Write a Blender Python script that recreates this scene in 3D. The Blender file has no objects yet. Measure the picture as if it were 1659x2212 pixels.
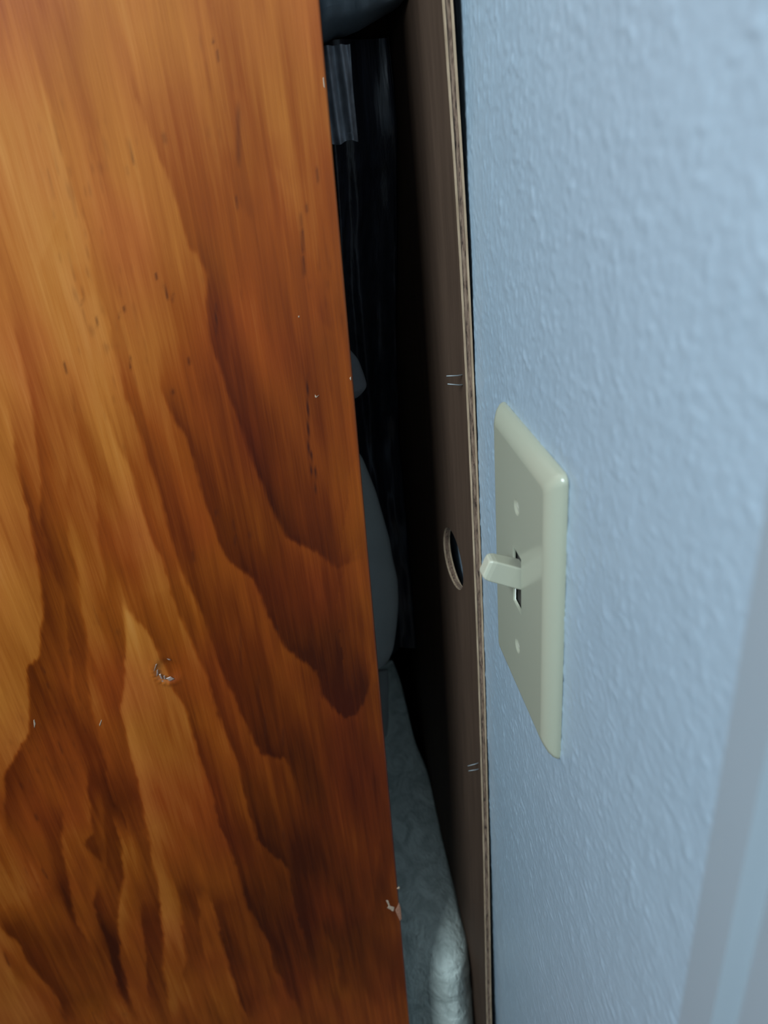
import bpy, bmesh, math, random
import numpy as np
from mathutils import Vector, Matrix

random.seed(7); np.random.seed(7)
S = bpy.context.scene
COL = S.collection
MM = 0.001
ZC = 1.2                      # height of the light switch above the floor (m)

# ------------------------------------------------------------------ camera
F_PX = 1609.65
YAW, PITCH, ROLL = 0.0853079, 0.4829119, -0.1004304
CAM = np.array([223.249, -70.748, 153.137])        # mm, relative to the switch
fw = np.array([-math.cos(PITCH)*math.cos(YAW), math.cos(PITCH)*math.sin(YAW), -math.sin(PITCH)])
rt0 = np.cross(fw, [0, 0, 1]); rt0 /= np.linalg.norm(rt0); up0 = np.cross(rt0, fw)
RT = rt0*math.cos(ROLL) + up0*math.sin(ROLL)
UP = -rt0*math.sin(ROLL) + up0*math.cos(ROLL)
cam_d = bpy.data.cameras.new('camera')
cam = bpy.data.objects.new('camera', cam_d); COL.objects.link(cam)
cam_d.sensor_width = 36.0; cam_d.sensor_fit = 'AUTO'
cam_d.lens = F_PX/2212*36.0
cam_d.clip_start = 0.005; cam_d.clip_end = 50
M = Matrix(((RT[0], UP[0], -fw[0], CAM[0]*MM), (RT[1], UP[1], -fw[1], CAM[1]*MM),
            (RT[2], UP[2], -fw[2], CAM[2]*MM+ZC), (0, 0, 0, 1)))
cam.matrix_world = M
cam_d.dof.use_dof = True
cam_d.dof.focus_distance = 0.33
cam_d.dof.aperture_fstop = 11.0
S.camera = cam

# ------------------------------------------------------------------ world, light, exposure
w = bpy.data.worlds.new('world'); S.world = w; w.use_nodes = True
bg = w.node_tree.nodes['Background']
bg.inputs[0].default_value = (0.55, 0.75, 1.0, 1); bg.inputs[1].default_value = 1.0

def area(name, loc, target, sx, sy, power, color):
    l = bpy.data.lights.new(name, 'AREA'); l.shape = 'RECTANGLE'; l.size = sx; l.size_y = sy
    l.energy = power; l.color = color
    o = bpy.data.objects.new(name, l); COL.objects.link(o); o.location = loc
    d = Vector(target) - Vector(loc)
    o.rotation_euler = d.to_track_quat('-Z', 'Y').to_euler()
    return o
area('window_light', (0.85, -0.97, 2.17), (0.85, 0.0, 2.17), 0.9, 0.5, 57.0, (0.75, 0.90, 0.98))
area('haze_fill_light', (2.17, -0.62, 1.95), (0.0, -0.4, 1.5), 0.45, 0.6, 2.8, (0.75, 0.9, 1.0))  # unseen fill lamp, added to put haze on the upper-left varnish
S.view_settings.view_transform = 'Standard'
S.view_settings.look = 'None'
S.view_settings.gamma = 1.0
S.view_settings.exposure = 0.0
S.view_settings.use_curve_mapping = False

# ------------------------------------------------------------------ helpers
def project(P):
    """points (n,3) mm -> photo pixels, used to lay the traced wood figure on the panel"""
    d = P - CAM
    z = np.maximum(d @ fw, 1.0)
    return 829.5 + F_PX*(d @ RT)/z, 1106.0 - F_PX*(d @ UP)/z

def W(p): return (p[0]*MM, p[1]*MM, p[2]*MM + ZC)

def tag(o, label=None, cat=None, group=None, kind=None):
    if label: o['label'] = label
    if cat: o['category'] = cat
    if group: o['group'] = group
    if kind: o['kind'] = kind
    return o

def mesh_obj(name, verts, faces, m=None, parent=None, smooth=False, mm=True):
    me = bpy.data.meshes.new(name)
    if mm: verts = [W(v) for v in verts]
    me.from_pydata([tuple(v) for v in verts], [], [tuple(f) for f in faces])
    if smooth:
        me.polygons.foreach_set('use_smooth', [True]*len(me.polygons))
    if m: me.materials.append(m)
    me.update()
    o = bpy.data.objects.new(name, me); COL.objects.link(o)
    if parent: o.parent = parent
    return o

def bm_obj(name, bm, m=None, parent=None, smooth=False):
    bmesh.ops.recalc_face_normals(bm, faces=bm.faces)
    me = bpy.data.meshes.new(name); bm.to_mesh(me); bm.free()
    if smooth: me.polygons.foreach_set('use_smooth', [True]*len(me.polygons))
    if m: me.materials.append(m)
    o = bpy.data.objects.new(name, me); COL.objects.link(o)
    if parent: o.parent = parent
    return o

def box_bm(bm, a, b):
    """a, b corners in metres"""
    vs = [bm.verts.new((x, y, z)) for x in (a[0], b[0]) for y in (a[1], b[1]) for z in (a[2], b[2])]
    for f in ((0,1,3,2),(4,6,7,5),(0,4,5,1),(2,3,7,6),(0,2,6,4),(1,5,7,3)):
        bm.faces.new([vs[i] for i in f])

def box(name, a, b, m, parent=None, bevel=0.0):
    bm = bmesh.new(); box_bm(bm, a, b)
    if bevel: bmesh.ops.bevel(bm, geom=bm.edges[:], offset=bevel, segments=2, affect='EDGES', profile=0.5)
    return bm_obj(name, bm, m, parent)

def empty(name, loc, label, cat, group=None):
    o = bpy.data.objects.new(name, None); COL.objects.link(o)
    return tag(o, label, cat, group)

def grid_faces(nr, nc, flip=False):
    f = []
    for i in range(nr-1):
        for j in range(nc-1):
            a = i*nc+j
            q = (a, a+1, a+nc+1, a+nc)
            f.append(q[::-1] if flip else q)
    return f

def fast_grid(name, P, m, parent=None, flip=False, attrs=None, smooth=True):
    """P: (nr,nc,3) metres"""
    nr, nc, _ = P.shape
    me = bpy.data.meshes.new(name)
    me.vertices.add(nr*nc); me.vertices.foreach_set('co', P.reshape(-1).astype(np.float32))
    i, j = np.meshgrid(np.arange(nr-1), np.arange(nc-1), indexing='ij')
    a = (i*nc+j).ravel()
    q = np.stack([a, a+1, a+nc+1, a+nc], 1)
    if flip: q = q[:, ::-1]
    n = len(q)
    me.loops.add(n*4); me.loops.foreach_set('vertex_index', q.ravel().astype(np.int32))
    me.polygons.add(n); me.polygons.foreach_set('loop_start', (np.arange(n)*4).astype(np.int32))
    try: me.polygons.foreach_set('loop_total', np.full(n, 4, np.int32))
    except Exception: pass
    me.polygons.foreach_set('use_smooth', np.full(n, smooth))
    if attrs:
        for k, v in attrs.items():
            at = me.attributes.new(k, 'FLOAT', 'POINT'); at.data.foreach_set('value', v.ravel().astype(np.float32))
    me.materials.append(m); me.update(calc_edges=True); me.validate()
    o = bpy.data.objects.new(name, me); COL.objects.link(o)
    if parent: o.parent = parent
    return o

def vnoise(x, y, seed=0):
    """smooth value noise on arrays"""
    xi = np.floor(x).astype(np.int64); yi = np.floor(y).astype(np.int64)
    fx = x-xi; fy = y-yi
    fx = fx*fx*(3-2*fx); fy = fy*fy*(3-2*fy)
    def h(a, b):
        n = (a*374761393 + b*668265263 + seed*982451653) & 0xffffffff
        n = ((n ^ (n >> 13))*1274126177) & 0xffffffff
        return ((n ^ (n >> 16)) & 0xffff)/65535.0
    return ((h(xi, yi)*(1-fx)+h(xi+1, yi)*fx)*(1-fy) + (h(xi, yi+1)*(1-fx)+h(xi+1, yi+1)*fx)*fy)*2-1

# ------------------------------------------------------------------ materials
class NT:
    def __init__(s, name):
        s.m = bpy.data.materials.new(name); s.m.use_nodes = True
        s.t = s.m.node_tree; s.b = s.t.nodes['Principled BSDF']
    def n(s, typ, **kw):
        nd = s.t.nodes.new(typ)
        for k, v in kw.items(): setattr(nd, k, v)
        return nd
    def l(s, a, b): s.t.links.new(a, b)
    def coord(s, scale=(1, 1, 1)):
        tc = s.n('ShaderNodeTexCoord'); mp = s.n('ShaderNodeMapping')
        mp.inputs['Scale'].default_value = scale
        s.l(tc.outputs['Object'], mp.inputs['Vector']); return mp.outputs[0]
    def noise(s, scale, co, detail=3, rough=0.55, dist=0.0):
        nd = s.n('ShaderNodeTexNoise'); nd.inputs['Scale'].default_value = scale
        nd.inputs['Detail'].default_value = detail; nd.inputs['Roughness'].default_value = rough
        nd.inputs['Distortion'].default_value = dist
        s.l(co, nd.inputs['Vector']); return nd.outputs['Fac']
    def ramp(s, fac, stops):
        r = s.n('ShaderNodeValToRGB')
        while len(r.color_ramp.elements) < len(stops): r.color_ramp.elements.new(0.5)
        for e, (p, c) in zip(r.color_ramp.elements, stops):
            e.position = p; e.color = (*c, 1) if len(c) == 3 else c
        s.l(fac, r.inputs[0]); return r.outputs[0]
    def mix(s, fac, a, b, mode='MIX'):
        x = s.n('ShaderNodeMix', data_type='RGBA', blend_type=mode)
        if isinstance(fac, float): x.inputs[0].default_value = fac
        else: s.l(fac, x.inputs[0])
        for i, v in ((6, a), (7, b)):
            if isinstance(v, tuple): x.inputs[i].default_value = (*v, 1)
            else: s.l(v, x.inputs[i])
        return x.outputs[2]
    def math(s, op, a, b=None, clamp=False):
        x = s.n('ShaderNodeMath', operation=op); x.use_clamp = clamp
        for i, v in ((0, a), (1, b)):
            if v is None: continue
            if isinstance(v, (int, float)): x.inputs[i].default_value = v
            else: s.l(v, x.inputs[i])
        return x.outputs[0]
    def bump(s, h, strength, dist):
        bp = s.n('ShaderNodeBump'); bp.inputs['Strength'].default_value = strength
        bp.inputs['Distance'].default_value = dist
        s.l(h, bp.inputs['Height']); s.l(bp.outputs[0], s.b.inputs['Normal']); return bp.outputs[0]
    def base(s, c):
        if isinstance(c, tuple): s.b.inputs['Base Color'].default_value = (*c, 1)
        else: s.l(c, s.b.inputs['Base Color'])
    def set(s, **kw):
        for k, v in kw.items(): s.b.inputs[k.replace('_', ' ')].default_value = v

def simple(name, col, rough=0.5, noise=0.0, nscale=30, bump=0.0, bscale=300, **kw):
    t = NT(name); t.set(Roughness=rough, **kw)
    if noise or bump: co = t.coord()
    if noise:
        f = t.noise(nscale, co)
        lo = tuple(max(0, c*(1-noise)) for c in col); hi = tuple(min(1, c*(1+noise)) for c in col)
        t.base(t.ramp(f, [(0.3, lo), (0.7, hi)]))
    else: t.base(col)
    if bump: t.bump(t.noise(bscale, co), 0.6, bump)
    return t.m

# painted wall
t = NT('blue_wall_paint'); co = t.coord()
f = t.noise(6, co)
t.base(t.ramp(f, [(0.3, (0.31, 0.40, 0.478)), (0.7, (0.33, 0.42, 0.495))]))
t.set(Roughness=0.34); t.b.inputs['Specular IOR Level'].default_value = 0.5
t.bump(t.noise(620, co, 3), 0.55, 0.00016)
M_wall = t.m
M_hall = simple('hall_wall_paint', (0.085, 0.09, 0.10), 0.7, 0.03, 5)
M_trim = simple('gloss_trim_paint', (0.275, 0.325, 0.365), 0.35, 0.03, 8)
M_ceiling = simple('ceiling_paint', (0.16, 0.16, 0.16), 0.8, 0.02)
M_floor = simple('floor_carpet', (0.15, 0.115, 0.08), 0.9, 0.2, 200)
M_door = simple('door_paint', (0.36, 0.42, 0.46), 0.4, 0.02)

# orange varnished pine; attribute "grain" is the ring figure plus painted shade, "tint" the redness, "chip" bare wood
t = NT('varnished_pine'); tc = t.coord((1, 1, 1))
def attr(t, n):
    a = t.n('ShaderNodeAttribute'); a.attribute_name = n; return a.outputs['Fac']
g = attr(t, 'grain_shade'); ti = attr(t, 'tint'); ch = attr(t, 'pore')
st1 = t.noise(1.0, t.coord((160, 420, 9)), 4, 0.6)
st2 = t.noise(1.0, t.coord((300, 1500, 45)), 2, 0.6)
gg = t.math('ADD', g, t.math('MULTIPLY', t.math('SUBTRACT', st1, 0.5), 0.28))
gg = t.math('ADD', gg, t.math('MULTIPLY', t.math('SUBTRACT', st2, 0.5), 0.13), clamp=True)
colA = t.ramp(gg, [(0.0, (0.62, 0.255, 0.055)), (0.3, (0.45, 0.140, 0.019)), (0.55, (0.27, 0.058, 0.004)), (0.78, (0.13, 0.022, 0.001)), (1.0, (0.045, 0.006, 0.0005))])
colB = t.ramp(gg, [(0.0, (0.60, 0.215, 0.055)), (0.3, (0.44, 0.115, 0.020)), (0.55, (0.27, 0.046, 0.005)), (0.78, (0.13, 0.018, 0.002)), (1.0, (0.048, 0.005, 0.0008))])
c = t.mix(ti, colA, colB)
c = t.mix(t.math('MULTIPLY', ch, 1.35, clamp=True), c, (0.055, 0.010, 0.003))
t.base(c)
t.set(Roughness=0.36); t.b.inputs['Specular IOR Level'].default_value = 0.4
t.bump(t.math('ADD', st2, t.noise(45, tc, 2)), 0.25, 0.0002)
M_pine = t.m
M_pine_plain = simple('pine_inside', (0.10, 0.04, 0.015), 0.6, 0.2, 20)
M_chip = simple('bare_splintered_wood', (0.42, 0.30, 0.21), 0.8, 0.2, 900)

# plywood
t = NT('plywood_face'); co = t.coord((60, 60, 4))
f = t.noise(4, co, 4)
t.base(t.ramp(f, [(0.3, (0.056, 0.033, 0.022)), (0.7, (0.078, 0.047, 0.031))]))
t.set(Roughness=0.7); t.b.inputs['Specular IOR Level'].default_value = 0.15; t.bump(t.noise(1, t.coord((900, 900, 60)), 2), 0.3, 0.0001)
M_ply = t.m
t = NT('plywood_veneer_edge'); f = t.noise(1, t.coord((900, 900, 90)), 4)
t.base(t.ramp(f, [(0.3, (0.28, 0.185, 0.11)), (0.7, (0.48, 0.345, 0.225))]))
t.set(Roughness=0.8); t.bump(f, 0.5, 0.0003); M_veneer_edge = t.m
t = NT('plywood_core'); f = t.noise(1, t.coord((1100, 1100, 160)), 4, 0.7)
t.base(t.ramp(f, [(0.36, (0.03, 0.016, 0.01)), (0.46, (0.17, 0.10, 0.065)), (0.68, (0.30, 0.20, 0.135))]))
t.set(Roughness=0.85); t.bump(f, 0.8, 0.0006); M_core = t.m

M_switch = simple('ivory_plastic', (0.355, 0.365, 0.28), 0.2)
M_lever = simple('ivory_plastic_lever', (0.42, 0.42, 0.33), 0.25)
M_screw = simple('ivory_painted_screw', (0.44, 0.44, 0.36), 0.25)
M_slot = simple('slot_shade', (0.03, 0.028, 0.022), 0.8)
M_staple = simple('staple_wire', (0.26, 0.28, 0.29), 0.5, Metallic=0.6)
M_pillow = simple('grey_white_pillow_cotton', (0.24, 0.25, 0.24), 0.9, 0.05, 40, 0.0004, 900)
M_grey = simple('grey_fabric', (0.10, 0.10, 0.105), 0.9, 0.1, 60)
t = NT('pale_quilted_cotton'); co = t.coord()
f1 = t.noise(55, co, 3, 0.6, 1.6); f2 = t.noise(1, t.coord((260, 260, 60)), 3, 0.6, 0.8)
t.base(t.ramp(f1, [(0.35, (0.38, 0.43, 0.395)), (0.6, (0.56, 0.62, 0.57))]))
t.set(Roughness=0.9); t.bump(t.math('ADD', f1, f2), 0.9, 0.002); M_quilt = t.m
t = NT('slate_blue_cloth'); co = t.coord()
t.base(t.ramp(t.noise(40, co, 4), [(0.3, (0.055, 0.070, 0.080)), (0.7, (0.095, 0.118, 0.135))]))
t.set(Roughness=0.55); t.bump(t.noise(1, t.coord((400, 400, 60)), 3), 0.5, 0.0006); M_slate = t.m
t = NT('black_satin_cloth'); co = t.coord()
t.base(t.ramp(t.noise(1, t.coord((300, 300, 25)), 4), [(0.3, (0.010, 0.011, 0.015)), (0.7, (0.028, 0.030, 0.040))]))
t.set(Roughness=0.3); t.bump(t.noise(1, t.coord((500, 500, 40)), 3), 0.5, 0.0006); M_black = t.m

# ------------------------------------------------------------------ room shell
XB, XN, YL, H = -1.0, 2.2, -0.95, 2.6
tag(box('floor', (XB-.1, YL-.1, -.1), (XN+.1, .1, 0), M_floor), kind='structure')
tag(box('ceiling', (XB-.1, YL-.1, H), (XN+.1, .1, H+.1), M_ceiling), kind='structure')
tag(box('wall_far', (XB-.1, YL-.1, 0), (XB, .1, H), M_wall), kind='structure')
tag(box('wall_near', (XN, YL-.1, 0), (XN+.1, .1, H), M_hall), kind='structure')
tag(box('fill_light_backing', (XN-.02, -.88, 1.62), (XN-.001, -.36, 2.28), M_trim, None, .004), kind='structure')  # unseen box added as backing for the haze lamp
# wall with the window, left of and behind the camera
WX0, WX1, WZ0, WZ1 = 0.38, 1.32, 1.9, 2.44
bm = bmesh.new()
box_bm(bm, (XB, YL-.1, 0), (XN, YL, WZ0)); box_bm(bm, (XB, YL-.1, WZ1), (XN, YL, H))
box_bm(bm, (XB, YL-.1, WZ0), (WX0, YL, WZ1)); box_bm(bm, (WX1, YL-.1, WZ0), (XN, YL, WZ1))
tag(bm_obj('wall_left', bm, M_hall), kind='structure')
bm = bmesh.new()
for a, b in (((WX0-.04, YL, WZ0-.04), (WX1+.04, YL+.012, WZ0)), ((WX0-.04, YL, WZ1), (WX1+.04, YL+.012, WZ1+.04)),
             ((WX0-.04, YL, WZ0), (WX0, YL+.012, WZ1)), ((WX1, YL, WZ0), (WX1+.04, YL+.012, WZ1))):
    box_bm(bm, a, b)
tag(bm_obj('window_1', bm, M_trim), kind='structure')

# wall with the switch: fine grid with rolled paint relief where the photograph looks
xs = np.concatenate([[-1000, -600, -300], np.arange(-180, -90, 1.0), np.arange(-90, 10, 0.7), np.arange(10, 138, 1.0), [150, 190]])
zs = np.concatenate([[-1200, -900, -650], np.arange(-560, -250, 1.2), np.arange(-250, 230, 0.8), np.arange(230, 330, 2.5), [600, 1240]])
X, Z = np.meshgrid(xs, zs)
a = vnoise(X/2.9+50, Z/2.9+80, 1); b = vnoise(X/1.6+11, Z/1.6+33, 2); c2 = vnoise(X/9+5, Z/9+3, 3); c3 = vnoise(X/26, Z/26, 4)
blob = np.clip(a*0.75+b*0.35+c2*0.25-0.12, 0, 1)
fine = ((X > -185) & (X < 139) & (Z > -560) & (Z < 330))
Yd = np.where(fine, -(0.25*blob + 0.10*b + 0.08*c2 + 0.16*c3), 0.0)
P = np.stack([X*MM, Yd*MM, Z*MM+ZC], -1)
wr = fast_grid('wall_right', P, M_wall, flip=False)
tag(wr, kind='structure')
bm = bmesh.new()
box_bm(bm, (XB, .002, 0), (.19, .1, H)); box_bm(bm, (.19, 0, 2.05), (XN, .1, H)); box_bm(bm, (1.0, 0, 0), (XN, .1, 2.05))
o = bm_obj('wall_core', bm, M_wall, wr)

# door casing and door to the right of the switch
cas = [(136.5, 0), (136.5, -8.5), (138.5, -10.5), (148.5, -10.8), (150.5, -7.2), (154.5, -7.0), (157, -12.5), (176, -14.0), (190, -14.0), (192, -12), (192, 30)]
v = []; f = []
for z in (-1200, 900):
    for x, y in cas: v.append((x, y, z))
n = len(cas)
for i in range(n-1): f.append((i, i+1, n+i+1, n+i))
o = mesh_obj('trim_1', v, f, M_trim)
tag(o, kind='structure')
tag(box('door_1', (.195, .03, .005), (.995, .07, 2.045), M_door), kind='structure')
o = box('door_panel', (.30, .022, .25), (.89, .032, 1.0), M_door, bpy.data.objects['door_1'], .004)
o = box('door_panel', (.30, .022, 1.15), (.89, .032, 1.9), M_door, bpy.data.objects['door_1'], .004)
tag(box('baseboard_right', (XB, -.012, 0), (.13, -.0005, .09), M_trim, None, .002), kind='structure')

# ------------------------------------------------------------------ pine cabinet
cab = empty('cabinet', (0, 0, 0), 'orange-brown varnished pine cabinet standing side-on at the left, its back sprung open', 'cabinet')
def y_edge(z): return -53.7 + (z)*0.0233
# ---- traced ring figure
def px(r, pts):
    R = {1: (0, 0, 4.0225), 2: (360, 0, 4.0225), 3: (0, 550, 4.0225), 4: (400, 550, 4.0225), 5: (0, 1100, 4.0225),
         6: (400, 1100, 3.687), 7: (0, 1650, 3.687), 8: (430, 1650, 3.53)}[r]
    return [(R[0]+x/R[2], R[1]+y/R[2]) for x, y in pts]
# (points, amplitude: + darker on the right of the line / - lighter there, width of the fade in px, thin light rim)
E = []
E.append((px(1,[(150,50),(250,330),(330,600),(420,850),(490,1100),(545,1330),(600,1550),(650,1700),(720,1900)])+px(3,[(820,100),(870,330),(930,560),(980,800),(1040,1000),(1100,1250),(1200,1500),(1290,1780),(1370,1970)])+px(5,[(1430,0),(1500,250),(1600,560)])+px(6,[(140,850),(220,1100),(300,1300),(400,1480),(430,1600),(530,1800),(600,1950),(700,1975),(800,1990)])+px(8,[(690,60),(780,300),(800,420),(830,650)]), .30, 65, .05))
E.append((px(1,[(480,0),(540,250),(640,640),(700,800),(760,1000),(860,1300)]), .12, 45, 0))
E.append((px(1,[(1020,300),(1120,600),(1170,850),(1280,1080),(1370,1320),(1470,1560),(1560,1850)])+px(2,[(180,2120),(260,2212)])+px(4,[(190,180),(195,500),(230,750),(290,950),(390,1250),(480,1500),(560,1720),(640,1930)])+px(6,[(740,80),(820,230),(1000,320),(1130,410),(1220,470),(1330,430),(1460,380)]), .34, 85, .05))
E.append((px(1,[(0,1050),(80,1330),(130,1700),(210,1900),(240,2212)]), .07, 25, 0))
E.append((px(1,[(60,480),(110,700),(200,1000),(320,1400),(400,1620),(500,1900)])+px(3,[(340,90),(440,500),(500,760)]), .09, 30, .03))
E.append((px(3,[(0,180),(40,260),(130,700),(180,930),(240,1150),(290,1450),(330,1700),(350,1850)])+px(5,[(350,100),(470,550),(560,830),(600,1250),(700,1850)]), .22, 38, .05))
E.append((px(3,[(0,1150),(60,1350),(100,1550),(150,1850),(200,2100)])+px(5,[(240,0),(310,350),(350,700),(380,900),(360,1100),(345,1280),(230,1380),(240,1620),(265,1800),(250,1950),(180,2050),(100,2212)])+px(7,[(40,80),(40,350),(30,600)]), .38, 75, .03))
E.append((px(3,[(590,90),(690,350),(720,430)]), .14, 45, .03))
E.append((px(3,[(160,970),(230,1250),(310,1580),(350,1900)]), .12, 25, .03))
E.append((px(3,[(440,1180),(520,1480),(590,1850),(600,2150)]), .12, 30, 0))
E.append((px(3,[(540,900),(580,1040),(650,1360),(740,1750),(800,1950)])+px(5,[(830,0),(880,350),(930,600),(950,900)]), .17, 35, 0))
E.append((px(3,[(820,1150),(970,1450),(1040,1700),(1140,1930)])+px(5,[(1240,0),(1300,230),(1400,450),(1480,700),(1560,930)])+px(6,[(0,920),(60,1080),(160,1300),(220,1550),(300,1750)])+px(8,[(300,0),(350,280),(450,570),(560,680),(680,810),(730,1080),(790,1280),(820,1450),(870,1700)]), .30, 55, .05))
E.append((px(5,[(1000,450),(1060,640),(1100,850),(1200,980),(1310,1130),(1370,1230),(1500,1560)])+px(6,[(0,1600),(30,1650),(110,1980)])+px(8,[(110,260),(160,480),(240,650),(330,950),(380,1100),(520,1350),(600,1600),(720,1800),(830,1950)]), .30, 50, .04))
E.append((px(8,[(50,950),(120,1130),(190,1400),(270,1650),(320,1830),(390,1984)]), .34, 80, .05))
E.append((px(8,[(940,1130),(960,1300),(1060,1450),(1080,1780)]), .12, 90, .05))
E.append((px(8,[(1400,500),(1350,900),(1330,1250)]), .10, 40, .05))
E.append((px(3,[(1330,750),(1400,1150),(1500,1450),(1609,1600)])+px(6,[(180,30),(260,250),(380,430),(530,550),(600,700),(660,870),(740,990),(800,1110),(1000,1240),(1050,1300),(1100,1480),(1190,1600),(1270,1660),(1360,1640),(1440,1500),(1490,1250),(1530,1150)]), .34, 95, .05))
E.append((px(5,[(570,0),(600,300),(660,500),(710,800),(740,1100),(750,1400),(800,1750),(870,2000)])+px(7,[(830,0),(900,300),(980,400),(1040,640),(1100,1000)]), -.20, 30, 0))
E.append((px(5,[(1020,520),(1080,750),(1085,1000),(1085,1400),(1060,1700),(1100,2000)])+px(7,[(1070,0),(1120,300),(1190,600),(1230,850),(1260,1000),(1290,1250),(1300,1500)]), -.34, 70, 0))
E.append((px(5,[(480,550),(540,800),(580,1150),(610,1500),(700,1900)]), -.14, 28, 0))
E.append((px(7,[(700,0),(715,350),(725,560),(665,630),(780,760),(850,830)]), .26, 55, .03))
E.append((px(7,[(765,880),(750,1100),(800,1280),(880,1530),(940,1750),(1000,1900),(1080,2072)]), .36, 26, .04))
E.append((px(7,[(800,200),(830,420),(850,700),(840,950)]), .16, 34, 0))
E.append((px(7,[(880,330),(960,650),(985,900),(940,1100),(930,1300),(960,1550),(1040,1850),(1100,2072)]), -.36, 50, 0))
E.append((px(7,[(1100,1100),(1130,1300),(1160,1600),(1190,2000)]), .24, 38, .03))
E.append((px(7,[(1260,1050),(1300,1350),(1290,1600),(1340,1850),(1350,2072)]), -.28, 50, 0))
E.append((px(7,[(1400,900),(1430,1080),(1480,1500),(1450,1750)]), .20, 34, .03))
E.append((px(7,[(1560,1000),(1600,1350),(1650,1600)]), -.22, 40, 0))
E.append((px(7,[(520,350),(480,600),(520,780),(560,1000),(620,1300),(750,1500)]), -.30, 60, 0))
E.append((px(7,[(-60,1220),(60,1370),(160,1450),(230,1600),(380,1780),(480,1900),(520,2072)]), .34, 120, .04))
E.append((px(7,[(240,330),(330,500),(400,700),(470,900),(540,1150),(620,1330)]), .12, 28, .02))
E.append((px(7,[(0,1480),(70,1600),(150,1780)]), .15, 22, 0))
E.append((px(2,[(860,1150),(920,1400),(1010,1500),(1040,1640)]), .12, 40, 0))
E.append((px(2,[(460,1250),(590,1700),(700,1880),(800,1960)]), .12, 40, .02))
E.append((px(4,[(1130,380),(1170,560),(1300,700)]), .08, 60, .03))
PORES = []   # short dark resin streaks: x0,y0,x1,y1,width,strength
def pore(r, x0, y0, x1, y1, wd=2.0, s=.6):
    (a, b), (c_, d) = px(r, [(x0, y0), (x1, y1)]); PORES.append((a, b, c_, d, wd, s))
for a_ in ((1,1105,1200,1160,1430,2.2,.5),(1,1090,1440,1110,1530,2,.45),(1,1420,1150,1440,1250,3,.5),(2,1160,1850,1172,1990,3,.35),
           (2,1172,1980,1190,2212,2.6,.8),(4,1022,0,1035,190,3,.6),(4,1060,1040,1075,1780,1.8,1.0),(4,1095,1700,1098,1920,1.6,.9),
           (4,1130,1830,1135,2080,1.6,.8),(4,265,420,275,690,2.2,.7),(4,30,890,40,960,3,.6),(3,1350,160,1360,220,2.2,.6),
           (3,1420,250,1460,390,2.2,.6),(3,1500,330,1505,410,2,.6),(2,395,340,405,380,2.5,.5),(2,435,430,450,540,2.5,.4),
           (2,620,900,625,1450,5,.35),(3,840,530,845,640,2.2,.45),(3,1075,450,1085,500,2,.5),(3,1035,490,1040,560,2,.4),
           (3,625,1220,660,1370,1.6,.5),(3,710,390,712,440,2,.5),(3,1130,880,1135,1000,2,.45),(3,555,930,580,1040,2,.5),
           (3,1500,1170,1505,1220,4,.5),(6,245,0,250,50,2.5,.6),(6,380,80,390,180,2.5,.4),(6,400,200,395,290,2.5,.5),
           (6,510,180,520,230,3,.4),(6,55,330,70,420,3,.4),(6,440,960,445,1290,3,.35),(6,730,930,740,960,2.5,.6),
           (6,580,1330,585,1560,3,.35),(6,635,1640,640,1830,3,.4),(6,780,1740,782,1900,3,.5),(8,825,200,830,310,3,.4),
           (8,640,510,645,600,4,.4),(8,1065,1480,1070,1560,3,.4),(7,160,150,185,200,2.5,.4),(7,330,830,380,920,2.2,.5),
           (7,30,1500,80,1620,2,.5),(7,280,400,300,450,3,.5),(5,360,1370,395,1430,2,.5),(5,400,1510,430,1560,2,.4),
           (5,500,2010,550,2130,2,.4),(2,1300,1450,1318,1590,3,.4),(2,1210,1770,1218,1850,3,.45),(2,600,1700,612,1830,2.2,.45)):
    pore(*a_)

def seg_field(u, v, pts, a, wd, rim):
    P_ = np.array(pts); A = P_[:-1]; D = P_[1:]-A; L = np.hypot(D[:, 0], D[:, 1]); cum = np.concatenate([[0], np.cumsum(L)]); T = cum[-1]
    lo = P_.min(0)-wd*4; hi = P_.max(0)+wd*4
    m = (u > lo[0]) & (u < hi[0]) & (v > lo[1]) & (v < hi[1])
    uu = u[m]; vv = v[m]
    best = np.full(len(uu), 1e9); side = np.zeros(len(uu)); pos = np.zeros(len(uu)); over = np.zeros(len(uu))
    for i in range(len(A)):
        dx = uu-A[i, 0]; dy = vv-A[i, 1]
        tt = np.clip((dx*D[i, 0]+dy*D[i, 1])/(L[i]**2+1e-9), 0, 1)
        ex = dx-tt*D[i, 0]; ey = dy-tt*D[i, 1]; d = np.hypot(ex, ey)
        k = d < best
        best[k] = d[k]; side[k] = np.sign(dx*D[i, 1]-dy*D[i, 0])[k]; pos[k] = (cum[i]+tt*L[i])[k]
    sd = best*side
    tap = np.clip(np.minimum(pos, T-pos)/(0.12*T+12), 0, 1)
    right = 1/(1+np.exp(-np.clip(sd/1.6, -30, 30)))
    val = a*(right*np.exp(-np.maximum(sd, 0)/wd)) - a*0.30*(1-right)*np.exp(np.minimum(sd, 0)/(wd*.8)) - rim*(1-right)*np.exp(np.minimum(sd, 0)/5.0)
    out = np.zeros_like(u); out[m] = val*tap
    return out

s_ = np.concatenate([[0, .15, .35, .6, .9], np.arange(1.4, 250, .85), np.arange(250, 300, 1.5), [340, 450, 545]])
z_ = np.concatenate([[-1195, -900, -650], np.arange(-520, -420, 3), np.arange(-420, 200, .9), np.arange(201, 240, 3), [400, 620]])
SG, ZG = np.meshgrid(s_, z_)
YG = y_edge(ZG) - SG
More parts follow.
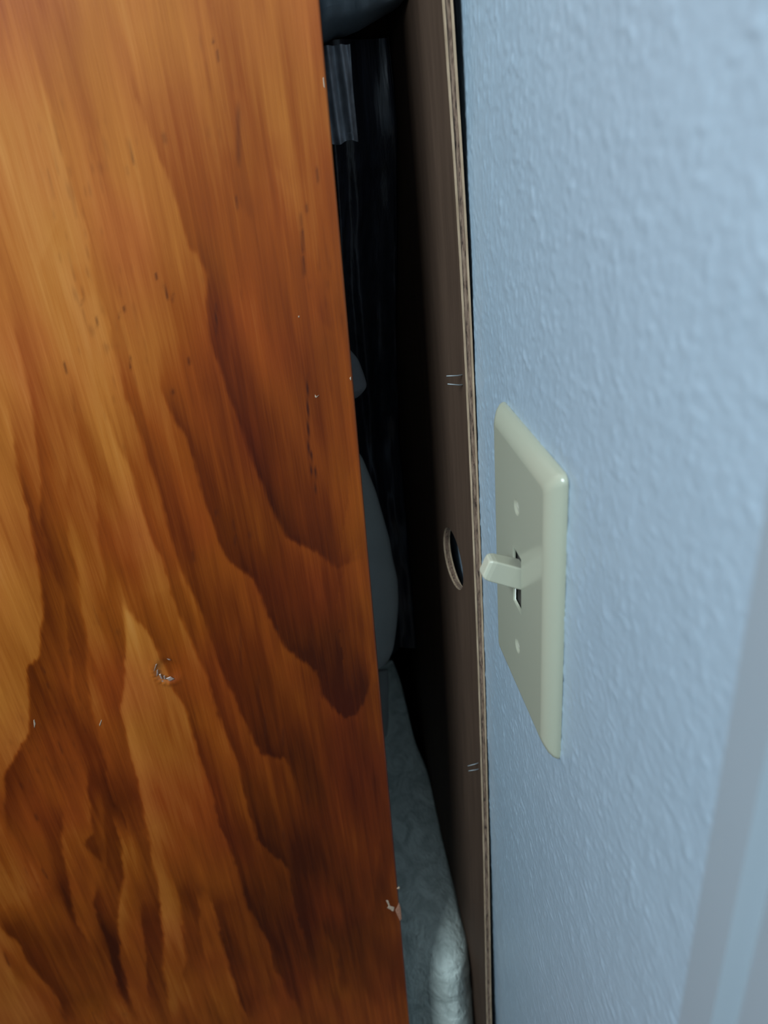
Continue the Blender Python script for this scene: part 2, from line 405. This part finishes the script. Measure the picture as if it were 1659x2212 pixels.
# wobble of the lines, then evaluate the figure where the photograph shows it
FP = np.stack([np.full_like(YG, -78.0).ravel(), YG.ravel(), ZG.ravel()], 1)
u, v = project(FP)
inview = (u > -80) & (v > -80) & (v < 2320)
uw = u + 2.2*vnoise(YG.ravel()/1.2, ZG.ravel()/4.0, 11) + 3.5*vnoise(YG.ravel()/7, ZG.ravel()/16.0, 12)
vw = v + 5.0*vnoise(YG.ravel()/1.5, ZG.ravel()/9.0, 13)
g = np.zeros(len(u))
ui, vi = uw[inview], vw[inview]
acc = np.zeros(len(ui))
for pts, a_, wd, rim in E: acc += seg_field(ui, vi, pts, a_, wd, rim)
acc *= 0.40+0.36*np.clip((vi-500)/700., 0, 1)
g[inview] = acc
yv, zv = YG.ravel(), ZG.ravel()
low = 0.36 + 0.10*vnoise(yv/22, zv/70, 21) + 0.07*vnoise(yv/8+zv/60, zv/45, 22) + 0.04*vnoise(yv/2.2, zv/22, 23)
# dark figure zones plus light falloff painted into the wood tone, paler upper left
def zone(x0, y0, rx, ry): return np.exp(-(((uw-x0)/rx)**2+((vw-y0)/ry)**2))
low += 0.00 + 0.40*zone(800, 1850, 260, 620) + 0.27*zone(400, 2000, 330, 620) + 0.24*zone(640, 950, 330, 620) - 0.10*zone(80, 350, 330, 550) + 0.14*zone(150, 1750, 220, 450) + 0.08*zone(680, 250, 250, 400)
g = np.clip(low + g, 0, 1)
tint = np.clip(0.45 + 0.55*vnoise(yv/26+3, zv/40, 31) + 0.25*vnoise(yv/9, zv/18, 32), 0, 1)
pr = np.zeros(len(u))
for x0, y0, x1, y1, wd, s in PORES:
    L2 = (x1-x0)**2+(y1-y0)**2
    tt = ((u-x0)*(x1-x0)+(v-y0)*(y1-y0))/L2
    tc_ = np.clip(tt, 0, 1); d = np.hypot(u-x0-tc_*(x1-x0), v-y0-tc_*(y1-y0))
    pr = np.maximum(pr, s*np.exp(-(d/wd)**2)*np.clip(4*np.minimum(tc_, 1-tc_)+.35, 0, 1))
# faint short pores everywhere
q = vnoise(yv/.9, zv/7.0, 41)*vnoise(yv/30, zv/50, 42)
pr = np.clip(pr + np.clip(q-.45, 0, 1)*.5, 0, 1)
# rounded rear arris, slight waviness and the dent
XG = np.full_like(YG, -78.0)
r_ = 0.9
XG -= np.where(SG < r_, r_-np.sqrt(np.maximum(0, r_*r_-(r_-SG)**2)), 0)
XG += 0.05*vnoise(YG/14, ZG/40, 51)
dc = (-158.6, -75.5)
dy_ = (YG-dc[0]); dz_ = (ZG-dc[1]); rr = np.hypot(dy_/7.2, dz_/8.2); th = np.arctan2(dz_, dy_)
XG -= 1.3*np.exp(-(rr/.75)**4)
ridge = np.exp(-((rr-1.0)/.16)**2)*np.clip(-np.cos(th-math.radians(40))+.15, 0, 1)
XG += 1.0*ridge*(0.6+0.4*np.sin(th*21))
PG = np.stack([XG*MM, YG*MM, ZG*MM+ZC], -1)
nr, nc = SG.shape
sp = fast_grid('side_panel', PG, M_pine, cab, flip=True, attrs={'grain_shade': g, 'tint': tint, 'pore': pr})
# body of the panel behind its face
bm = bmesh.new()
ring = []
for zz, in ((-1195,), (620,)):
    for s2, x2 in ((0, -78.9), (545, -78.2), (545, -96), (0, -96)):
        ring.append(bm.verts.new(W((x2, y_edge(zz)-s2, zz))))
for fq in ((0,4,5,1),(1,5,6,2),(2,6,7,3),(3,7,4,0),(0,1,2,3),(4,7,6,5)):
    if fq != (0,4,5,1): bm.faces.new([ring[i] for i in fq])
bm_obj('panel_body', bm, M_pine_plain, sp)
# chips and specks where the varnish is knocked off
def flake(pix, r, hgt=0.25):
    (x0, y0) = pix[0]
    # convert outline pixels to the panel face
    def onp(p_):
        ray = fw + RT*((p_[0]-829.5)/F_PX) - UP*((p_[1]-1106)/F_PX)
        k = (-77.9-CAM[0])/ray[0]; q_ = CAM+ray*k; return (q_[1], q_[2])
    pts = [onp(p_) for p_ in pix]
    cy_ = sum(p_[0] for p_ in pts)/len(pts); cz_ = sum(p_[1] for p_ in pts)/len(pts)
    v_ = [(-78.1, a1, b1) for a1, b1 in pts]+[(-77.85+hgt*.4*random.random(), cy_+(a1-cy_)*.8, cz_+(b1-cz_)*.8) for a1, b1 in pts]+[(-77.8+hgt*.6, cy_, cz_)]
    n_ = len(pts); f_ = []
    for i in range(n_):
        j = (i+1) % n_
        f_.append((i, j, n_+j, n_+i)); f_.append((n_+i, n_+j, 2*n_))
    return mesh_obj('wood_chip', v_, f_, M_chip, sp)
flake([(833,1944),(838,1944),(842,1955),(845,1958),(853,1960),(851,1969),(848,1970),(844,1966),(836,1962),(839,1957)], 1)
flake([(857,1920),(862,1915),(864,1917),(863,1921)], 1)
flake([(853,1966),(862,1950),(866,1962),(868,1986),(864,1990),(858,1978)], 1, .1).data.materials[0] = simple('scuffed_varnish', (0.33, 0.15, 0.09), 0.7, 0.3, 900)
flake([(680,852),(684,856),(690,853),(683,860),(680,858)], 1)
flake([(644,682),(647,682),(647,686),(644,686)], 1)
flake([(755,817),(758,813),(759,820),(757,822)], 1)
flake([(697,168),(699,165),(701,180),(702,192),(699,188)], 1, .1)
flake([(72,1556),(74,1554),(77,1564),(74,1574),(73,1566)], 1)
flake([(214,1566),(219,1554),(220,1555),(217,1566),(215,1570)], 1)
M_scuff = simple('scuffed_lacquer', (0.30, 0.20, 0.16), 0.35, 0.3, 900)
for q_ in ([(336,1436),(339,1434),(334,1448),(331,1453)], [(338,1449),(341,1446),(342,1455),(338,1463)], [(343,1457),(347,1456),(352,1468),(347,1466)],
           [(353,1461),(356,1459),(358,1468),(354,1468)], [(358,1466),(368,1462),(377,1467),(366,1472)], [(336,1464),(345,1468),(360,1473),(352,1475)], [(360,1423),(366,1424),(369,1426),(364,1426)]):
    flake(q_, 1, .08).data.materials[0] = M_scuff

# rest of the carcass
def part(name, a, b, m=M_pine_plain): return box(name, a, b, m, cab, .001)
part('side_panel', (-.86, -.60, .005), (-.842, -.035, ZC+.62))
part('top_panel', (-.86, -.60, ZC+.62), (-.0775, -.045, ZC+.64), M_pine_plain)
part('bottom_panel', (-.842, -.598, .06), (-.096, -.09, .08))
part('shelf', (-.842, -.58, ZC+.205), (-.096, -.06, ZC+.223))
dr = part('door', (-.858, -.618, .02), (-.470, -.600, ZC+.63)); dr2 = part('door', (-.468, -.618, .02), (-.080, -.600, ZC+.63))
box('door_handle', (-.50, -.640, 1.0), (-.49, -.618, 1.12), M_staple, dr, .002)
box('door_handle', (-.448, -.640, 1.0), (-.438, -.618, 1.12), M_staple, dr2, .002)

# ---- sprung plywood back panel: two veneers and a core, with a cable hole
zt = np.array([-1200, -436.6, -253.5, -107.6, 12.7, 111.7, 187, 620.])
yo = np.array([-4.3, -4.1, -1.5, -.35, -.5, -1.3, -3.8, -18.])
def y_out(z):
    # smooth interpolation of the bow
    return np.interp(z, zt, yo)
zf = np.arange(-1200, 621, 12.0)
ys = np.interp(zf, zt, yo)
for _ in range(14): ys[1:-1] = (ys[:-2]+2*ys[1:-1]+ys[2:])/4
def yo_s(z): return float(np.interp(z, zf, ys))
def ply_lean(x): return -0.10*np.minimum(np.maximum(-78-np.asarray(x, float), 0), 130)
rayh = fw + RT*((977.5-829.5)/F_PX) - UP*((1207-1106)/F_PX)
kh = 1.0
for _ in range(40):
    qh = CAM + rayh*kh
    kh += ((-4.4+float(ply_lean(qh[0])))-qh[1])/rayh[1]*.6
HX, HZ, HR = float(qh[0]), float(qh[2]), 17.0
def sheet(name, t0, t1, m, parent, inset=0.0, rough=0.0, mats=None, seed=0):
    """t0,t1: depth below the outer face (mm)"""
    bm = bmesh.new()
    hx0, hx1, hz0, hz1 = HX-24, HX+24, HZ-24, HZ+24
    gx = sorted(set([-820, -500, -300, -220] + [hx0+i*6 for i in range(9)] + [-190, -98, -90]))
    gz = sorted(set(list(np.arange(-1190, -480, 60.)) + list(np.arange(-480, hz0-3, 3.)) + [hz0+i*6 for i in range(9)] + list(np.arange(hz1+3, 240, 3.)) + list(np.arange(260, 615, 60.))))
    edge = {}
    def vx(x, z): return bm.verts.new((x, 0, z))
    V = {}
    for z in gz:
        for x in gx: V[(x, z)] = vx(x, z)
        jag = rough*(float(vnoise(np.array([z/2.2]), np.array([seed+.5]), seed)[0])*.6+float(vnoise(np.array([z/9.]), np.array([seed+.5]), seed)[0]))
        V[('e', z)] = vx(-78.0-inset+jag, z)
    for a, b in zip(gz[:-1], gz[1:]):
        for c, d in zip(gx[:-1], gx[1:]):
            if c >= hx0-1e-6 and d <= hx1+1e-6 and a >= hz0-1e-6 and b <= hz1+1e-6: continue
            bm.faces.new((V[(c, a)], V[(d, a)], V[(d, b)], V[(c, b)]))
        bm.faces.new((V[(gx[-1], a)], V[('e', a)], V[('e', b)], V[(gx[-1], b)]))
    # polar patch
    sq = [(hx0+i*6, hz0) for i in range(8)]+[(hx1, hz0+i*6) for i in range(8)]+[(hx1-i*6, hz1) for i in range(8)]+[(hx0, hz1-i*6) for i in range(8)]
    key = lambda x, z: min(((k, kv) for k, kv in V.items() if k[0] != 'e'), key=lambda kk: (kk[0][0]-x)**2+(kk[0][1]-z)**2)[1]
    outer = [key(*p) for p in sq]; circ = []
    for p in sq:
        a_ = math.atan2(p[1]-HZ, p[0]-HX)
        r1 = HR*(1+.02*math.sin(3*a_+seed))
        circ.append(bm.verts.new((HX+r1*math.cos(a_), 0, HZ+r1*math.sin(a_))))
    for i in range(32):
        j = (i+1) % 32
        bm.faces.new((outer[i], outer[j], circ[j], circ[i]))
    top = bm.faces[:]
    be = [e for e in bm.edges if len(e.link_faces) == 1]
    r = bmesh.ops.duplicate(bm, geom=bm.verts[:]+bm.edges[:]+bm.faces[:])
    vmap = r['vert_map']
    for e in be:
        a, b = e.verts; bm.faces.new((a, b, vmap[b], vmap[a]))
    dup = set(vmap[v_] for v_ in list(vmap.keys())[:]) if False else None
    orig = set(); 
    for v_ in bm.verts: orig.add(v_)
    copies = set(g_ for g_ in r['geom'] if isinstance(g_, bmesh.types.BMVert))
    for v_ in bm.verts:
        x, _, z = v_.co
        tt = t1 if v_ in copies else t0
        v_.co = W((x, yo_s(z)-tt+float(ply_lean(x)), z))
    o = bm_obj(name, bm, m, parent)
    if mats:
        o.data.materials.append(mats)
        for p_ in o.data.polygons:
            if abs(p_.normal.y) < .6: p_.material_index = 1
    return o
bp_ = sheet('back_panel', 0.95, 2.85, M_core, cab, .35, .28, seed=3)
tag(bp_, 'thin brown plywood back board bowed away from the cabinet')
sheet('veneer', 0.0, 0.95, M_ply, bp_, 0, .12, M_veneer_edge, seed=5)
sheet('veneer', 2.85, 3.8, M_ply, bp_, 0, .12, M_veneer_edge, seed=9)
# staples still standing out of the board
def tube(pts, r, bm, n=6):
    rings = []
    for i, p_ in enumerate(pts):
        a = Vector(pts[max(i-1, 0)]); b = Vector(pts[min(i+1, len(pts)-1)]); d = (b-a).normalized()
        s1 = d.cross(Vector((0, 0, 1)) if abs(d.z) < .9 else Vector((1, 0, 0))).normalized(); s2 = d.cross(s1)
        rings.append([bm.verts.new(W(Vector(p_)+r*(math.cos(2*math.pi*k/n)*s1+math.sin(2*math.pi*k/n)*s2))) for k in range(n)])
    for A_, B_ in zip(rings[:-1], rings[1:]):
        for k in range(n): bm.faces.new((A_[k], A_[(k+1) % n], B_[(k+1) % n], B_[k]))
    bm.faces.new(rings[0]); bm.faces.new(rings[-1])
def staple(p1, p2, p3, p4):
    bm = bmesh.new()
    tube([p2, tuple(np.array(p2)*.6+np.array(p1)*.4+np.array([0, 0, -.25])), p1], .26, bm)
    tube([p4, tuple(np.array(p4)*.6+np.array(p3)*.4+np.array([0, 0, -.25])), p3], .26, bm)
    y2 = p2[1]+3.9
    tube([p2, (p2[0], y2, p2[2]), (p4[0], y2, p4[2]), p4], .26, bm)
    return bm_obj('staple', bm, M_staple, bp_, True)
staple((-82, -12.0, 53.6), (-82, -4.0, 53.3), (-82, -11.7, 50.0), (-82, -3.9, 48.7))
staple((-82, -11.4, -178.2), (-82, -3.9, -176.9), (-82, -11.0, -182.2), (-82, -3.9, -181.9))

# ------------------------------------------------------------------ soft things stuffed in the cabinet
def cloth_blob(name, m, prof, xc, rx, yback, label, cat, wr=1.5, seed=1, nz=90, na=64, fold=0.0, foldn=5, bulge=0.0, boxy=None):
    """upright soft body: prof = [(z, y_right, x_half scale)], right silhouette follows y_right"""
    zz_ = np.array([p_[0] for p_ in prof]); yy_ = np.array([p_[1] for p_ in prof]); hx = np.array([p_[2] for p_ in prof])
    o_ = np.argsort(zz_); zz_, yy_, hx = zz_[o_], yy_[o_], hx[o_]
    Zs = np.linspace(zz_[0], zz_[-1], nz)
    yr = np.interp(Zs, zz_, yy_); hs = np.interp(Zs, zz_, hx)
    for _ in range(3): yr[1:-1] = (yr[:-2]+2*yr[1:-1]+yr[2:])/4
    A_ = np.linspace(0, 2*np.pi, na, endpoint=False)
    ZZ, AA = np.meshgrid(Zs, A_, indexing='ij'); YR = yr[:, None]; HS = hs[:, None]
    ry = (YR-yback)/2
    n1 = vnoise(AA*3+seed*7, ZZ/28, seed)+.5*vnoise(AA*7+seed, ZZ/12, seed+1)
    sc = 1
    ex = .8 if boxy is None else .8+(boxy-.8)*np.clip((-340-ZZ)/60., 0, 1)
    cx_ = np.sign(np.cos(AA))*np.abs(np.cos(AA))**ex
    xcv = np.array([xc(float(z__)) for z__ in Zs])[:, None] if callable(xc) else xc
    Xp = xcv + (rx*HS+wr*n1)*cx_
    Yp = (YR+yback)/2 + (ry)*np.sin(AA) + wr*.5*n1*np.sin(AA)*(np.sin(AA) < .9)
    if fold: Xp = Xp + fold*np.sin(AA*foldn*4+ZZ/40)*HS; 
    Zp = ZZ + 0*AA
    if bulge: Xp = Xp + bulge*np.exp(-((Yp+25)/19.)**2)*np.clip((-352-ZZ)/55., 0, 1)*(np.cos(AA) > -.3)
    Yp = np.minimum(Yp, np.interp(ZZ, zf, ys)-4.1+ply_lean(Xp))
    v_ = np.stack([Xp, Yp, Zp], -1).reshape(-1, 3).tolist()
    f_ = []
    for i in range(nz-1):
        for j in range(na):
            f_.append((i*na+j, i*na+(j+1) % na, (i+1)*na+(j+1) % na, (i+1)*na+j))
    x0_, x1_ = (xc(float(Zs[0])), xc(float(Zs[-1]))) if callable(xc) else (xc, xc)
    v_.append([x0_, float((yr[0]+yback)/2), float(Zs[0]-2)]); v_.append([x1_, float((yr[-1]+yback)/2), float(Zs[-1]+2)])
    b0, t0 = len(v_)-2, len(v_)-1
    for j in range(na):
        f_.append((b0, (j+1) % na, j)); f_.append((t0, (nz-1)*na+j, (nz-1)*na+(j+1) % na))
    return tag(mesh_obj(name, v_, f_, m, None, True), label, cat)

def sil(pix, xc):
    """silhouette points of the photo placed in the plane X = xc(z); returns [(z, y, width)]"""
    out = []
    for x_, y_, hw_ in pix:
        ray = fw + RT*((x_-829.5)/F_PX) - UP*((y_-1106)/F_PX)
        X_ = xc(-200) if callable(xc) else xc
        for _ in range(6):
            q_ = CAM + ray*((X_-CAM[0])/ray[0])
            if callable(xc): X_ = xc(q_[2])
        out.append((q_[2], q_[1], hw_))
    return out
cloth_blob('pillow', M_pillow, [(8, -90, .05), (0, -58, .4)]+sil([(779, 978, .6), (812, 1060, .75), (842, 1165, .95), (847, 1200, .93), (859, 1250, 1), (861, 1300, 1), (857, 1350, .95), (850, 1400, .8), (836, 1432, .5)], -160)+[(-175, -75, .1)],
           -160, 20, -260, 'pale grey-white pillow bulging past the cabinet edge above the quilt', 'pillow', .8, 3)
cloth_blob('cushion', M_pillow, sil([(838, 1446, .5), (840, 1480, .9), (838, 1520, 1), (840, 1550, .9), (836, 1590, .6)], -195)+[(-275, -75, .2)],
           -195, 7, -230, 'sliver of small white cushion squeezed directly below the pillow', 'cushion', .8, 5)
qx = lambda z: -150-105*min(1, max(0, (z+400)/150.))
cloth_blob('quilt', M_quilt, sil([(848, 1425, .2), (868, 1480, .35), (900, 1620, .4), (945, 1750, .6), (985, 1900, .9), (1000, 1965, 1.0), (1015, 2030, 1.05), (1022, 2075, 1.1), (1024, 2110, 1.12), (1019, 2160, 1.08), (1010, 2212, 1.02)], qx)+[(-700, -30, 1), (-1100, -60, 1)],
           qx, 40, -300, 'pale quilted bedding piled low inside the cabinet, lit at the bottom of the gap', 'bedding', 1.4, 8, nz=260, na=96, bulge=24, boxy=.45)
cloth_blob('cloth_bundle', M_grey, [(62, -60, .1), (58, -49.5, .5), (52, -45.5, .9), (44, -43.5, 1), (38, -42.5, 1), (33, -47.5, .7), (30, -60, .1)],
           -130, 9, -110, 'small dark grey bundle of cloth barely visible above the pillow', 'clothing', .8, 11, nz=40)
# dark hanging garment with vertical pleats, and the slate cloth sagging over it
n1, n2 = 120, 160
ys_ = np.linspace(-250, -7.5, n2); zs2 = np.linspace(184, -200, n1)
YY, ZZ = np.meshgrid(ys_, zs2)
near = np.exp(-((YY+44)/10)**2)
XX = -150 + 12*near + 3.2*np.sin((YY+50)/1.9+np.sin(ZZ/30)*.5)*near + 2.0*np.sin(YY/6.0+ZZ/90.) + 1.2*vnoise(YY/5, ZZ/20, 61) + np.clip((150-ZZ)/180., 0, 1)*-75
YY2 = np.minimum(YY, np.interp(ZZ, zf, ys)-4.3+ply_lean(XX-16))
back = XX-16
P0 = np.stack([XX*MM, YY2*MM, ZZ*MM+ZC], -1); P1 = np.stack([back*MM, YY2*MM, ZZ*MM+ZC], -1)
allP = np.concatenate([P0, P1[:, ::-1], P0[:, :1]], 1)
o = fast_grid('black_garment', allP, M_black, None)
tag(o, 'black pleated garment hanging behind the gap, grey sheen on its folds near the top', 'clothing')

M_sheen = simple('garment_sheen_grey', (0.22, 0.225, 0.245), 0.45, 0.4, 120, 0.0004, 400)  # sheen on the black garment's folds, put into a paler grey strip
n1, n2 = 60, 60
YY, ZZ = np.meshgrid(np.linspace(-75, -35.5, n2), np.linspace(181, 146, n1))
ZZ = ZZ + np.where(ZZ < 149, .7*np.sin(YY*.6), 0)
XX = -128 + 2.6*np.sin((YY+50)*1.15+ZZ/22) + 1.2*vnoise(YY/2.2, ZZ/14, 71) + 1.5*np.sin(ZZ/9)
P0 = np.stack([XX*MM, YY*MM, ZZ*MM+ZC], -1); P1 = np.stack([(XX-5)*MM, YY*MM, ZZ*MM+ZC], -1)
o = fast_grid('garment_sheen', np.concatenate([P0, P1[:, ::-1], P0[:, :1]], 1), M_sheen, None)
tag(o, 'short grey pleated strip standing in for the sheen on the black garment, just under the slate-blue cloth', 'clothing')

prof = [(-60, 178.5), (-50.5, 179.2), (-47.5, 180.6), (-43.5, 183.0), (-40.5, 184.2), (-36, 184.6), (-30, 186.2), (-25, 188.2), (-18, 191.0), (-14, 192.5), (-9.6, 195.0), (-7.4, 197.0)]
na_ = 40; v_ = []; 
yy = np.linspace(-250, -9, 150)
zb = np.interp(yy, [-250]+[p_[0] for p_ in prof], [176]+[p_[1] for p_ in prof])
P_ = []
for i, (y_, z0) in enumerate(zip(yy, zb)):
    ring = []
    for k in range(na_):
        a_ = 2*math.pi*k/na_
        hh = (202.0-z0)/2
        cz_ = (202.0+z0)/2
        fx = 20+1.6*math.sin(y_/2.6)+1.0*math.sin(y_/6.1+2)
        ring.append(((-136+fx*math.cos(a_)*(1+.06*math.sin(4*a_+y_/9)))*MM, y_*MM, (cz_+hh*(1 if abs(math.sin(a_)) > .98 else 1)*math.copysign(abs(math.sin(a_))**.7, math.sin(a_)))*MM+ZC))
    P_.append(ring+[ring[0]])
P_ = np.array(P_)
P_[..., 1] = np.minimum(P_[..., 1], (np.interp((P_[..., 2]-ZC)/MM, zf, ys)-4.1+ply_lean(P_[..., 0]/MM))*MM)
o = fast_grid('folded_blanket', P_, M_slate, None)
tag(o, 'dark slate-blue folded cloth sagging at the very top of the gap', 'blanket')

# ------------------------------------------------------------------ light switch
sw = empty('light_switch', (0, 0, 0), 'ivory toggle light switch with two screws on the pale blue wall', 'light switch')
def rrect(hx, hz, r, n=6):
    pts = []
    for cx_, cz_, a0 in ((hx-r, hz-r, 0), (-hx+r, hz-r, 90), (-hx+r, -hz+r, 180), (hx-r, -hz+r, 270)):
        for i in range(n+1):
            a_ = math.radians(a0+90*i/n); pts.append((cx_+r*math.cos(a_), cz_+r*math.sin(a_)))
    return pts
# plate: outer skirt -> bevel -> flat face -> slot lip
loops = [(35.0, 57.2, 3.2, -0.1), (35.0, 57.2, 3.2, -1.0), (34.4, 56.6, 3.2, -2.2), (33.0, 55.2, 3.0, -3.6), (31.0, 53.2, 2.6, -4.7), (29.6, 51.8, 2.2, -5.25), (28.2, 50.4, 1.8, -5.5)]
bm = bmesh.new(); prev = None
for hx, hz, r, y in loops:
    cur = [bm.verts.new(W((x, y, z))) for x, z in rrect(hx, hz, r)]
    if prev:
        for i in range(len(cur)):
            j = (i+1) % len(cur); bm.faces.new((prev[i], prev[j], cur[j], cur[i]))
    prev = cur
outer = prev
# flat face with three openings via triangle fill
def loop_edges(vs): return [bm.edges.get((vs[i], vs[(i+1) % len(vs)])) or bm.edges.new((vs[i], vs[(i+1) % len(vs)])) for i in range(len(vs))]
hole_loops = []
slot = [bm.verts.new(W((x, -5.5, z))) for x, z in ((5.1, 12), (-5.1, 12), (-5.1, -12), (5.1, -12))]
hole_loops.append(slot)
for zc in (30.15, -30.15):
    hole_loops.append([bm.verts.new(W((3.1*math.cos(2*math.pi*k/20), -5.5, zc+3.1*math.sin(2*math.pi*k/20)))) for k in range(20)])
eds = loop_edges(outer)
for h_ in hole_loops: eds += loop_edges(h_)
bmesh.ops.triangle_fill(bm, edges=eds, use_beauty=True, use_dissolve=False)
# inner lips
sl = [bm.verts.new(W((x, -4.5, z))) for x, z in ((4.9, 11.8), (-4.9, 11.8), (-4.9, -11.8), (4.9, -11.8))]
for i in range(4):
    j = (i+1) % 4; bm.faces.new((slot[i], slot[j], sl[j], sl[i]))
for h_, zc in zip(hole_loops[1:], (30.15, -30.15)):
    n_ = len(h_)
    lo = [bm.verts.new(W((1.5*math.cos(2*math.pi*k/20), -4.1, zc+1.5*math.sin(2*math.pi*k/20)))) for k in range(20)]
    for i in range(n_):
        j = (i+1) % n_; bm.faces.new((h_[i], h_[j], lo[j], lo[i]))
    bm.faces.new(lo)
plate = bm_obj('face_plate', bm, M_switch, sw)
for p_ in plate.data.polygons: p_.use_smooth = p_.normal.y > -.999
# dark box behind the slot, its colour standing in for the shade inside
box('slot_shade_box', W((-8, -3.7, -14)), W((8, -0.6, 14)), M_slot, sw)
# screws: ivory oval heads
for zc in (30.15, -30.15):
    bm = bmesh.new()
    rings = []
    for r1, y in ((2.2, -4.2), (2.1, -4.55), (1.7, -4.85), (0.9, -5.0)):
        rings.append([bm.verts.new(W((r1*math.cos(2*math.pi*k/20), y, zc+r1*math.sin(2*math.pi*k/20)))) for k in range(20)])
    for A_, B_ in zip(rings[:-1], rings[1:]):
        for k in range(20): bm.faces.new((A_[k], A_[(k+1) % 20], B_[(k+1) % 20], B_[k]))
    bm.faces.new(rings[-1])
    sc_ = bm_obj('screw', bm, M_screw, sw, True)
    box('screw_slot', W((-1.9, -5.12, zc-.25)), W((1.9, -5.0, zc+.25)), M_screw, sc_)
# toggle lever tilted up
bm = bmesh.new()
base_c = np.array([0.0, -2.6, 1.5]); tip_c = np.array([0.0, -17.6, 8.4])
d = tip_c-base_c; Lg = np.linalg.norm(d); d /= Lg
sx_ = np.array([1.0, 0, 0]); sz_ = np.cross(sx_, d); sz_ = sz_ if sz_[2] > 0 else -sz_
secs = [(0, 4.0, 4.3, .7), (.35, 3.9, 4.3, .7), (.84, 3.5, 4.2, .7), (.93, 3.2, 4.0, .8), (.98, 2.8, 3.6, .9), (1.0, 2.2, 3.0, .9)]
prev = None
for t_, hx, hz, r in secs:
    c_ = base_c+d*Lg*t_
    cur = [bm.verts.new(W(c_+sx_*x+sz_*z)) for x, z in rrect(hx, hz, r, 4)]
    if prev:
        for i in range(len(cur)):
            j = (i+1) % len(cur); bm.faces.new((prev[i], prev[j], cur[j], cur[i]))
    else: bm.faces.new(cur[::-1])
    prev = cur
bm.faces.new(prev)
tg = bm_obj('toggle', bm, M_lever, sw)
for p_ in tg.data.polygons: p_.use_smooth = False
